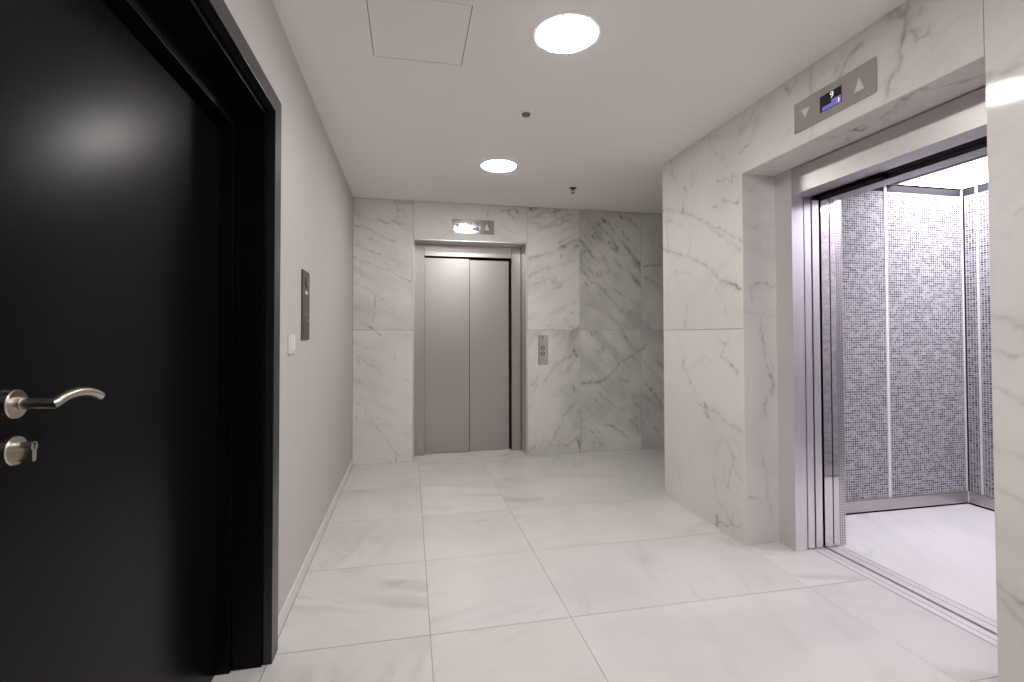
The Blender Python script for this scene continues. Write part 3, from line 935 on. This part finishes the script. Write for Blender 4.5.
b.disc((HYc + .001, LZ + .0115), 0, .0022, -.6636, -.6631, 16)
b.build('keyhole', M['gap'], lk)

# ================================================================== FAR LIFT (closed)
fl = thing('elevator_entrance', ((EX0 + EX1) / 2, 5.18, 0), 'closed brushed steel elevator doors and frame in the far marble wall', 'elevator')
PY = 5.180   # frame face
b = MB()   # steel lining of the recess: right cheek and head
b.box(EX1 - .012, EX1 - .001, FY + .004, PY + .02, .001, EZ - .001)
b.box(EX0 + .001, EX0 + .010, FY + .004, PY + .02, .001, EZ - .001)
b.box(EX0 + .001, EX1 - .001, FY + .004, PY + .02, EZ - .011, EZ - .001)
b.build('recess_lining', M['lining'], fl, bevel=.0012)
b = MB(); b.box(EX0 + .010, .146, PY, PY + .11, .001, EZ - .014); b.build('jamb', M['steel'], fl, bevel=.002)
b = MB(); b.box(1.082, EX1 - .018, PY, PY + .11, .001, EZ - .014); b.build('jamb', M['steel'], fl, bevel=.002)
b = MB(); b.box(.1475, 1.0805, PY + .006, PY + .03, 2.092, EZ - .014); b.build('lintel', M['steel_h'], fl, bevel=.002)
b = MB(); b.box(.1475, .622, PY + .030, PY + .052, .010, 2.074); b.build('door_panel', M['steel'], fl, bevel=.002)
b = MB(); b.box(.627, 1.062, PY + .070, PY + .09, .010, 2.068); b.box(1.020, 1.026, PY + .0685, PY + .071, .010, 2.068); b.build('door_panel', M['steel'], fl, bevel=.001)
b = MB(); b.box(EX0, EX1, PY + .11, PY + .12, 0, EZ - .002); b.box(.148, 1.0795, PY + .092, PY + .109, .01, EZ - .06); b.box(.6225, .6265, PY + .030, PY + .09, .01, 2.068); b.box(EX0 + .001, EX1 - .001, PY + .03, PY + .11, EZ - .06, EZ - .002); b.build('shaft_backing', M['gap'], fl)  # black backing; the thin strip at the panel seam is painted shadow
b = MB(); b.box(.147, 1.081, PY + .028, PY + .11, -.004, .006); b.build('sill', M['alu'], fl)

# ================================================================== NEAR LIFT entrance (open)
nl = thing('elevator_entrance', (BX, (OY0 + OY1) / 2, 0), 'open elevator doorway with steel frame and stacked sliding doors in the right marble wall', 'elevator')
J0, J1 = 1.437, 2.444
def jamb(yin, yout):
    s_ = 1 if yout > yin else -1
    b = MB()
    b.prism([(BX, yin), (2.266, yin), (2.266, yin + s_ * .012), (BX + .012, yin + s_ * .012), (BX + .012, yout), (BX, yout)], 2, .001, OZ - .002)
    b.build('jamb', M['steel_near'], nl, bevel=.0009)
jamb(J1, OY1 - .001)
jamb(J0, OY0 + .001)
b = MB()
b.prism([(BX + .0005, 2.070), (2.318, 2.070), (2.318, 2.084), (BX + .012, 2.084), (BX + .012, OZ - .006), (BX + .0005, OZ - .006)], 1, J0 + .001, J1 - .001)
b.build('lintel', M['steel_near_h'], nl, bevel=.0009)
for (xa, xb) in ((2.273, 2.318), (2.328, 2.374)):
    b = MB(); b.box(xa, xb, J1 + .001, 2.86, .008, 2.12); b.build('door_panel', M['steel_near'], nl, bevel=.0012)
b = MB()
b.box(2.3185, 2.388, J0, J1 + .42, 2.072, 2.30)
b.box(2.33, 2.385, 2.02, J1, 2.052, 2.072)
b.box(2.3185, 2.3275, J1 + .012, 2.85, .01, 2.07)
b.box(2.3745, 2.3895, J1 + .012, 2.85, .01, 2.07)
b.build('door_track', M['gap'], nl)
def sill(name, x0, x1, grooves, parent, y0, y1):
    b = MB()
    xs = [x0] + [g_ for gg in grooves for g_ in gg] + [x1]
    for k in range(0, len(xs), 2):
        b.box(xs[k], xs[k + 1], y0, y1, -.012, .0015)
    b.box(x0, x1, y0, y1, -.02, -.010)
    return b.build(name, M['alu'], parent)
sill('sill', 2.303, 2.387, [(2.306, 2.3095), (2.345, 2.3495)], nl, OY0 + .002, OY1 + .25)
# ================================================================== LIFT CAR
CY0, CY1 = 1.25, 2.862     # side walls
CX0, CX1 = 2.544, 4.047
CZ = 2.33
car = thing('elevator_car', ((CX0 + CX1) / 2, (CY0 + CY1) / 2, 0), 'bright elevator car with grey glass mosaic walls, marble floor and luminous ceiling', 'elevator car')
st = Stone()
st.grid(2, 0.001, lin(2.505, CX1, .012), lin(CY0, CY1, .012), 1, 500, 0, PAR['car'], (), chamfer=(0, 0, 0, 0))
st.box(2.505, CX1 + .03, CY0 - .03, CY1 + .03, -.05, 0)
st.build('floor', [M['car_marble'], M['shaft']], car)
sill('sill', 2.409, 2.503, [(2.4535, 2.458), (2.497, 2.500)], car, 1.30, 2.86)
# side wall panels with bright joint strips
segs = [(CX0 + .0, 2.640), (2.655, 3.330), (3.356, 4.030)]
for (xa, xb) in segs:
    b = MB(); b.box(xa, xb, CY1, CY1 + .02, .095, 2.283); b.build('mosaic_panel', M['mosaic_x'], car)
for (xa, xb) in ((3.332, 3.354), (4.032, 4.046), (2.642, 2.653)):
    b = MB(); b.box(xa, xb, CY1 - .004, CY1 + .02, .095, CZ); b.build('joint_strip', M['lampwhite'], car)
b = MB(); b.box(CX0, CX1 - .001, CY1 - .012, CY1 + .02, .014, .094); b.build('skirting', M['steel_h'], car, bevel=.002)
b = MB(); b.box(CX0, CX1, CY1 - .006, CY1 + .02, .001, .014); b.box(CX1 - .006, CX1 + .02, CY0, CY1, .001, .014); b.build('shadow_gap', M['gap'], car)
for (ya, yb) in ((2.775, 2.848), (2.02, 2.757), (CY0, 2.002)):
    b = MB(); b.box(CX1, CX1 + .02, ya, yb, .095, 2.283); b.build('mosaic_panel', M['mosaic_y'], car)
for (ya, yb) in ((2.759, 2.773), (2.004, 2.018)):
    b = MB(); b.box(CX1 - .004, CX1 + .02, ya, yb, .095, CZ); b.build('joint_strip', M['lampwhite'], car)
b = MB(); b.box(CX1 - .012, CX1 + .02, CY0, CY1 - .013, .014, .094); b.build('skirting', M['steel_h'], car, bevel=.002)
b = MB(); b.box(CX1 - .016, CX1 - .002, CY1 - .016, CY1 - .002, .014, .094); b.build('corner_post', M['lampwhite'], car)
b = MB(); b.box(CX0, CX1, CY1, CY1 + .02, 2.285, CZ); b.box(CX1, CX1 + .02, CY0, CY1, 2.285, CZ); b.build('border', M['mosaic_border'], car)  # dark strip painted as the shade along the top of the mosaic
b = MB(); b.box(CX0, CX1, CY0 - .02, CY0, .095, CZ); b.build('mosaic_panel', M['mosaic_x'], car)
b = MB(); b.box(CX0, CX1 - .013, CY0 - .02, CY0 + .012, .014, .094); b.build('skirting', M['steel_h'], car, bevel=.002)
# front return walls, perforated edge, car doors
b = MB(); b.box(2.500, CX0, 2.472, CY1 + .02, .002, CZ); b.box(2.500, CX0, CY0 - .02, 1.437, .002, CZ); b.box(2.500, CX0, 1.437, 2.472, 2.085, CZ)
b.build('front_return', M['mirror'], car)
b = MB(); b.box(2.499, 2.5445, 2.455, 2.4715, .002, 2.068); b.box(2.450, 2.5445, 1.438, 2.4715, 2.068, 2.0845); b.build('perforated_edge', M['perf'], car)
for (xa, xb) in ((2.391, 2.446), (2.453, 2.490)):
    b = MB(); b.box(xa, xb, J1 + .002, 2.85, .008, 2.10); b.build('car_door_panel', M['mirror'], car, bevel=.0008)
b = MB(); b.box(2.390, 2.449, J0, J1 + .42, 2.070, 2.32); b.build('door_header', M['gap'], car)
# ceiling and luminous panel
b = MB()
b.box(2.500, 3.385, CY0 - .02, CY1 + .02, CZ, CZ + .03)
b.box(3.385, CX1 + .02, CY0 - .02, CY1 + .02, CZ + .035, CZ + .05)
b.build('car_ceiling', M['steel_h'], car)
b = MB(); b.box(3.375, 3.397, CY0, CY1, CZ - .010, CZ + .034); b.build('light_trim', M['steel_h'], car)
b = MB(); b.box(3.398, CX1, CY0 + .002, CY1 - .002, CZ + .012, CZ + .034); b.build('light_panel', M['carlamp'], car)
# shaft around the car
b = MB()
b.box(BX + .021, 2.388, OY1 + .30, 3.29, 0, H - .001)
b.box(BX + .021, 2.388, .9, OY0 - .01, 0, H - .001)
b.box(BX + .021, 2.388, OY0, OY1 + .29, 2.31, H - .001)
b.box(2.30, 4.2, .9, 3.29, -.40, -.38); b.box(4.12, 4.16, .9, 3.29, -.4, H); b.box(2.389, 4.2, 3.24, 3.29, -.4, H); b.box(2.389, 4.2, .9, .95, -.4, H); b.box(2.389, 4.16, .9, 3.29, H - .04, H - .001)
b.build('wall_shaft', M['shaft'], kind='structure')

# ================================================================== CEILING THINGS
def downlight(cx, cy, label):
    t = thing('ceiling_light', (cx, cy, H), label, 'ceiling light', 'round ceiling downlights')
    b = MB(); b.ring((cx, cy), 2, [(.1347, H), (.1347, H - .0022), (.150, H - .0022), (.153, H)], 72)
    b.build('trim_ring', M['lampwhite'], t, smooth=True)
    b = MB(); b.disc((cx, cy), 2, .1340, H - .0005, H - .0045, 72, r2=.1330)
    b.build('diffuser', M['lamp'], t)
downlight(.684, 2.060, 'larger looking round white ceiling light, the one nearer the camera')
downlight(.688, 3.785, 'round white ceiling light nearer the far elevator doors')
for yy in (.335, -1.39):  # unseen lamps added for more light, continuing the row at its spacing
    downlight(.684, yy, 'round white ceiling light ' + ('above the camera' if yy > 0 else 'behind the camera, by the back wall'))

t = thing('access_panel', ((HA[0] + HA[1]) / 2, (HA[2] + HA[3]) / 2, H), 'square white access hatch flush in the ceiling', 'access hatch')
b = MB(); b.box(HA[0], HA[1], HA[2], HA[3], H + .0005, H + .005); b.build('panel', M['ceiling'], t)
b = MB(); b.box(HA[0] - g + .0005, HA[1] + g - .0005, HA[2] - g + .0005, HA[3] + g - .0005, H + .0055, H + .049); b.build('frame', M['gap'], t)

t = thing('smoke_detector', (.685, 2.845, H), 'small round grey detector between the two ceiling lights', 'detector')
b = MB(); b.ring((.685, 2.845), 2, [(.0, H), (.047, H), (.045, H - .005), (.028, H - .007), (.0, H - .007)], 40); b.build('base', M['ceiling'], t, smooth=True)
b = MB(); b.ring((.685, 2.845), 2, [(.0, H - .007), (.027, H - .007), (.022, H - .018), (.0, H - .020)], 32); b.build('lens', M['grey_det'], t, smooth=True)

sx, sy = 1.458, 4.225
t = thing('fire_sprinkler', (sx, sy, H), 'small brass fire sprinkler hanging from the far right of the ceiling', 'sprinkler')
b = MB(); b.ring((sx, sy), 2, [(.0, H), (.034, H), (.026, H - .007), (.010, H - .010), (.0, H - .010)], 32); b.build('escutcheon', M['bronze'], t, smooth=True)
b = MB(); b.disc((sx, sy), 2, .0075, H - .010, H - .022, 16)
b.tube([(sx - .004, sy, H - .02), (sx - .013, sy, H - .030), (sx - .010, sy, H - .040), (sx, sy, H - .045)], .0025, 8)
b.tube([(sx + .004, sy, H - .02), (sx + .013, sy, H - .030), (sx + .010, sy, H - .040), (sx, sy, H - .045)], .0025, 8)
b.build('frame_arms', M['bronze'], t, smooth=True)
b = MB(); b.disc((sx, sy), 2, .017, H - .0455, H - .048, 20); b.build('deflector', M['bronze'], t)

# ================================================================== PLATES AND PANELS
def tri(cx, cz, w, h, upw):
    s_ = 1 if upw else -1
    return [(cx - w / 2, cz - s_ * h / 2), (cx + w / 2, cz - s_ * h / 2), (cx, cz + s_ * h / 2)]
def digit_mesh(txt, size):
    cu = bpy.data.curves.new('digit', 'FONT'); cu.body = txt; cu.size = size; cu.extrude = .0004
    cu.align_x = 'CENTER'; cu.align_y = 'CENTER'; cu.resolution_u = 4
    tmp = bpy.data.objects.new('digit_tmp', cu); COL.objects.link(tmp)
    bpy.context.view_layer.update()
    me = bpy.data.meshes.new_from_object(tmp.evaluated_get(bpy.context.evaluated_depsgraph_get()))
    bpy.data.objects.remove(tmp); bpy.data.curves.remove(cu)
    return me
def put_digit(me, mat, parent, loc, rot, name='digit'):
    me.transform(Matrix.Translation(Vector(loc) - ORG[parent.name]) @ rot.to_4x4())
    me.materials.clear(); me.materials.append(mat)
    o = bpy.data.objects.new(name, me); COL.objects.link(o); o.parent = parent
    ORG[o.name] = ORG[parent.name]
    return o

# near: on the right wall, facing -x
y0, y1, z0, z1 = 1.700, 2.154, 2.292, 2.447
t = thing('floor_indicator', (RX, (y0 + y1) / 2, z0), 'large steel floor indicator plate above the open elevator, showing 9', 'floor indicator')
X = RX - .006
b = MB()
c_ = .010
b.prism([(y0 + c_, z0), (y1, z0), (y1, z1), (y0, z1), (y0, z0 + c_)], 0, X, RX); pl = b.build('plate', M['plate'], t, bevel=.0012)
b = MB(); b.prism(tri(2.080, 2.372, .056, .048, False), 0, X - .001, X + .001); b.build('down_arrow', M['arrow'], t)
b = MB(); b.prism(tri(1.780, 2.368, .050, .064, True), 0, X - .001, X + .001); b.build('up_arrow', M['arrow'], t)
b = MB(); b.box(X - .0012, X + .001, 1.870, 1.991, 2.330, 2.408); scn = b.build('screen', M['screen'], t)
b = MB(); b.box(X - .0016, X - .0013, 1.872, 1.978, 2.332, 2.352); b.box(X - .0016, X - .0013, 1.872, 1.925, 2.352, 2.366); b.build('light_band', M['purple'], scn)
rotN = Matrix(((0, 0, -1), (-1, 0, 0), (0, 1, 0)))   # text x -> -y, text y -> z, faces -x
put_digit(digit_mesh('9', .044), M['digit'], scn, (X - .002, 1.921, 2.387), rotN)
b = MB(); b.prism(tri(1.884, 2.354, .012, .014, True), 0, X - .0022, X - .0017); b.box(X - .0022, X - .0017, 1.881, 1.887, 2.336, 2.348); b.build('travel_arrow', M['digit'], scn)

# far: above the closed lift, facing -y
x0, x1, z0, z1 = .414, .847, 2.290, 2.436
t = thing('floor_indicator', ((x0 + x1) / 2, FY, z0), 'small looking steel floor indicator plate above the closed far elevator', 'floor indicator')
Y = FY - .006
b = MB(); b.prism([(x0, z0), (x1, z0), (x1, z1), (x0, z1)], 1, Y, FY); b.build('plate', M['plate'], t, bevel=.0012)
b = MB(); b.prism(tri(.468, 2.358, .056, .060, False), 1, Y - .001, Y + .001); b.build('down_arrow', M['arrow'], t)
b = MB(); b.prism(tri(.771, 2.366, .054, .066, True), 1, Y - .001, Y + .001); b.build('up_arrow', M['arrow'], t)
b = MB(); b.box(.567, .690, Y - .0012, Y + .001, 2.323, 2.408); scn = b.build('screen', M['screen'], t)
b = MB(); b.box(.630, .686, Y - .0016, Y - .0013, 2.327, 2.352); b.build('light_band', M['purple'], scn)
rotF = Matrix(((1, 0, 0), (0, 0, -1), (0, 1, 0)))
put_digit(digit_mesh('9', .050), M['digit'], scn, (.630, Y - .002, 2.381), rotF)

# call plate by the far lift
t = thing('call_panel', (1.367, FY, .94), 'narrow steel call button plate right of the closed far elevator', 'call panel')
Y = FY - .004
b = MB(); b.prism([(1.313, .940), (1.421, .940), (1.421, 1.254), (1.313, 1.254)], 1, Y, FY); b.build('plate', M['plate'], t, bevel=.001)
for zz in (1.118, 1.060):
    b = MB(); b.ring((1.364, zz), 1, [(.013, Y), (.020, Y), (.020, Y - .003), (.013, Y - .003)], 32); br = b.build('button_ring', M['dark'], t)
    b = MB(); b.disc((1.364, zz), 1, .0125, Y, Y - .0025, 28); b.build('button', M['plate'], br)
b = MB(); b.disc((1.364, 1.228), 1, .010, Y, Y - .0015, 20); b.build('key_switch', M['grey_det'], t)

# intercom on the left wall
t = thing('intercom_panel', (LX, 2.74, 1.232), 'tall dark grey intercom panel on the grey left wall', 'intercom')
X = LX + .008
b = MB(); b.box(LX, X, 2.655, 2.830, 1.232, 1.595); b.build('housing', M['panelgrey'], t, bevel=.0015)
b = MB(); b.disc((2.752, 1.537), 0, .028, X, X + .004, 28); b.build('camera_lens', M['dark'], t)
b = MB(); b.box(X, X + .0015, 2.712, 2.775, 1.473, 1.490); b.build('name_label', M['plastic'], t)
b = MB(); b.box(X, X + .001, 2.672, 2.812, 1.350, 1.448); b.build('speaker_field', simple('speaker_grille', (.11, .105, .10), .5), t)
b = MB(); b.disc((2.76, 1.335), 0, .008, X, X + .002, 16); b.build('call_button', M['plate'], t)
b = MB(); b.box(X, X + .001, 2.672, 2.812, 1.255, 1.318); b.build('lower_plate', simple('panel_lower', (.07, .066, .064), .4, .3), t)

# light switch
t = thing('light_switch', (LX, 2.435, 1.171), 'white light switch on the left wall beside the black door frame', 'light switch')
b = MB(); b.box(LX, LX + .009, 2.375, 2.497, 1.169, 1.259); b.build('plate', M['plastic'], t, bevel=.002)
b = MB(); b.box(LX + .009, LX + .0125, 2.390, 2.482, 1.181, 1.247); b.build('rocker', M['plastic'], t, bevel=.0015)
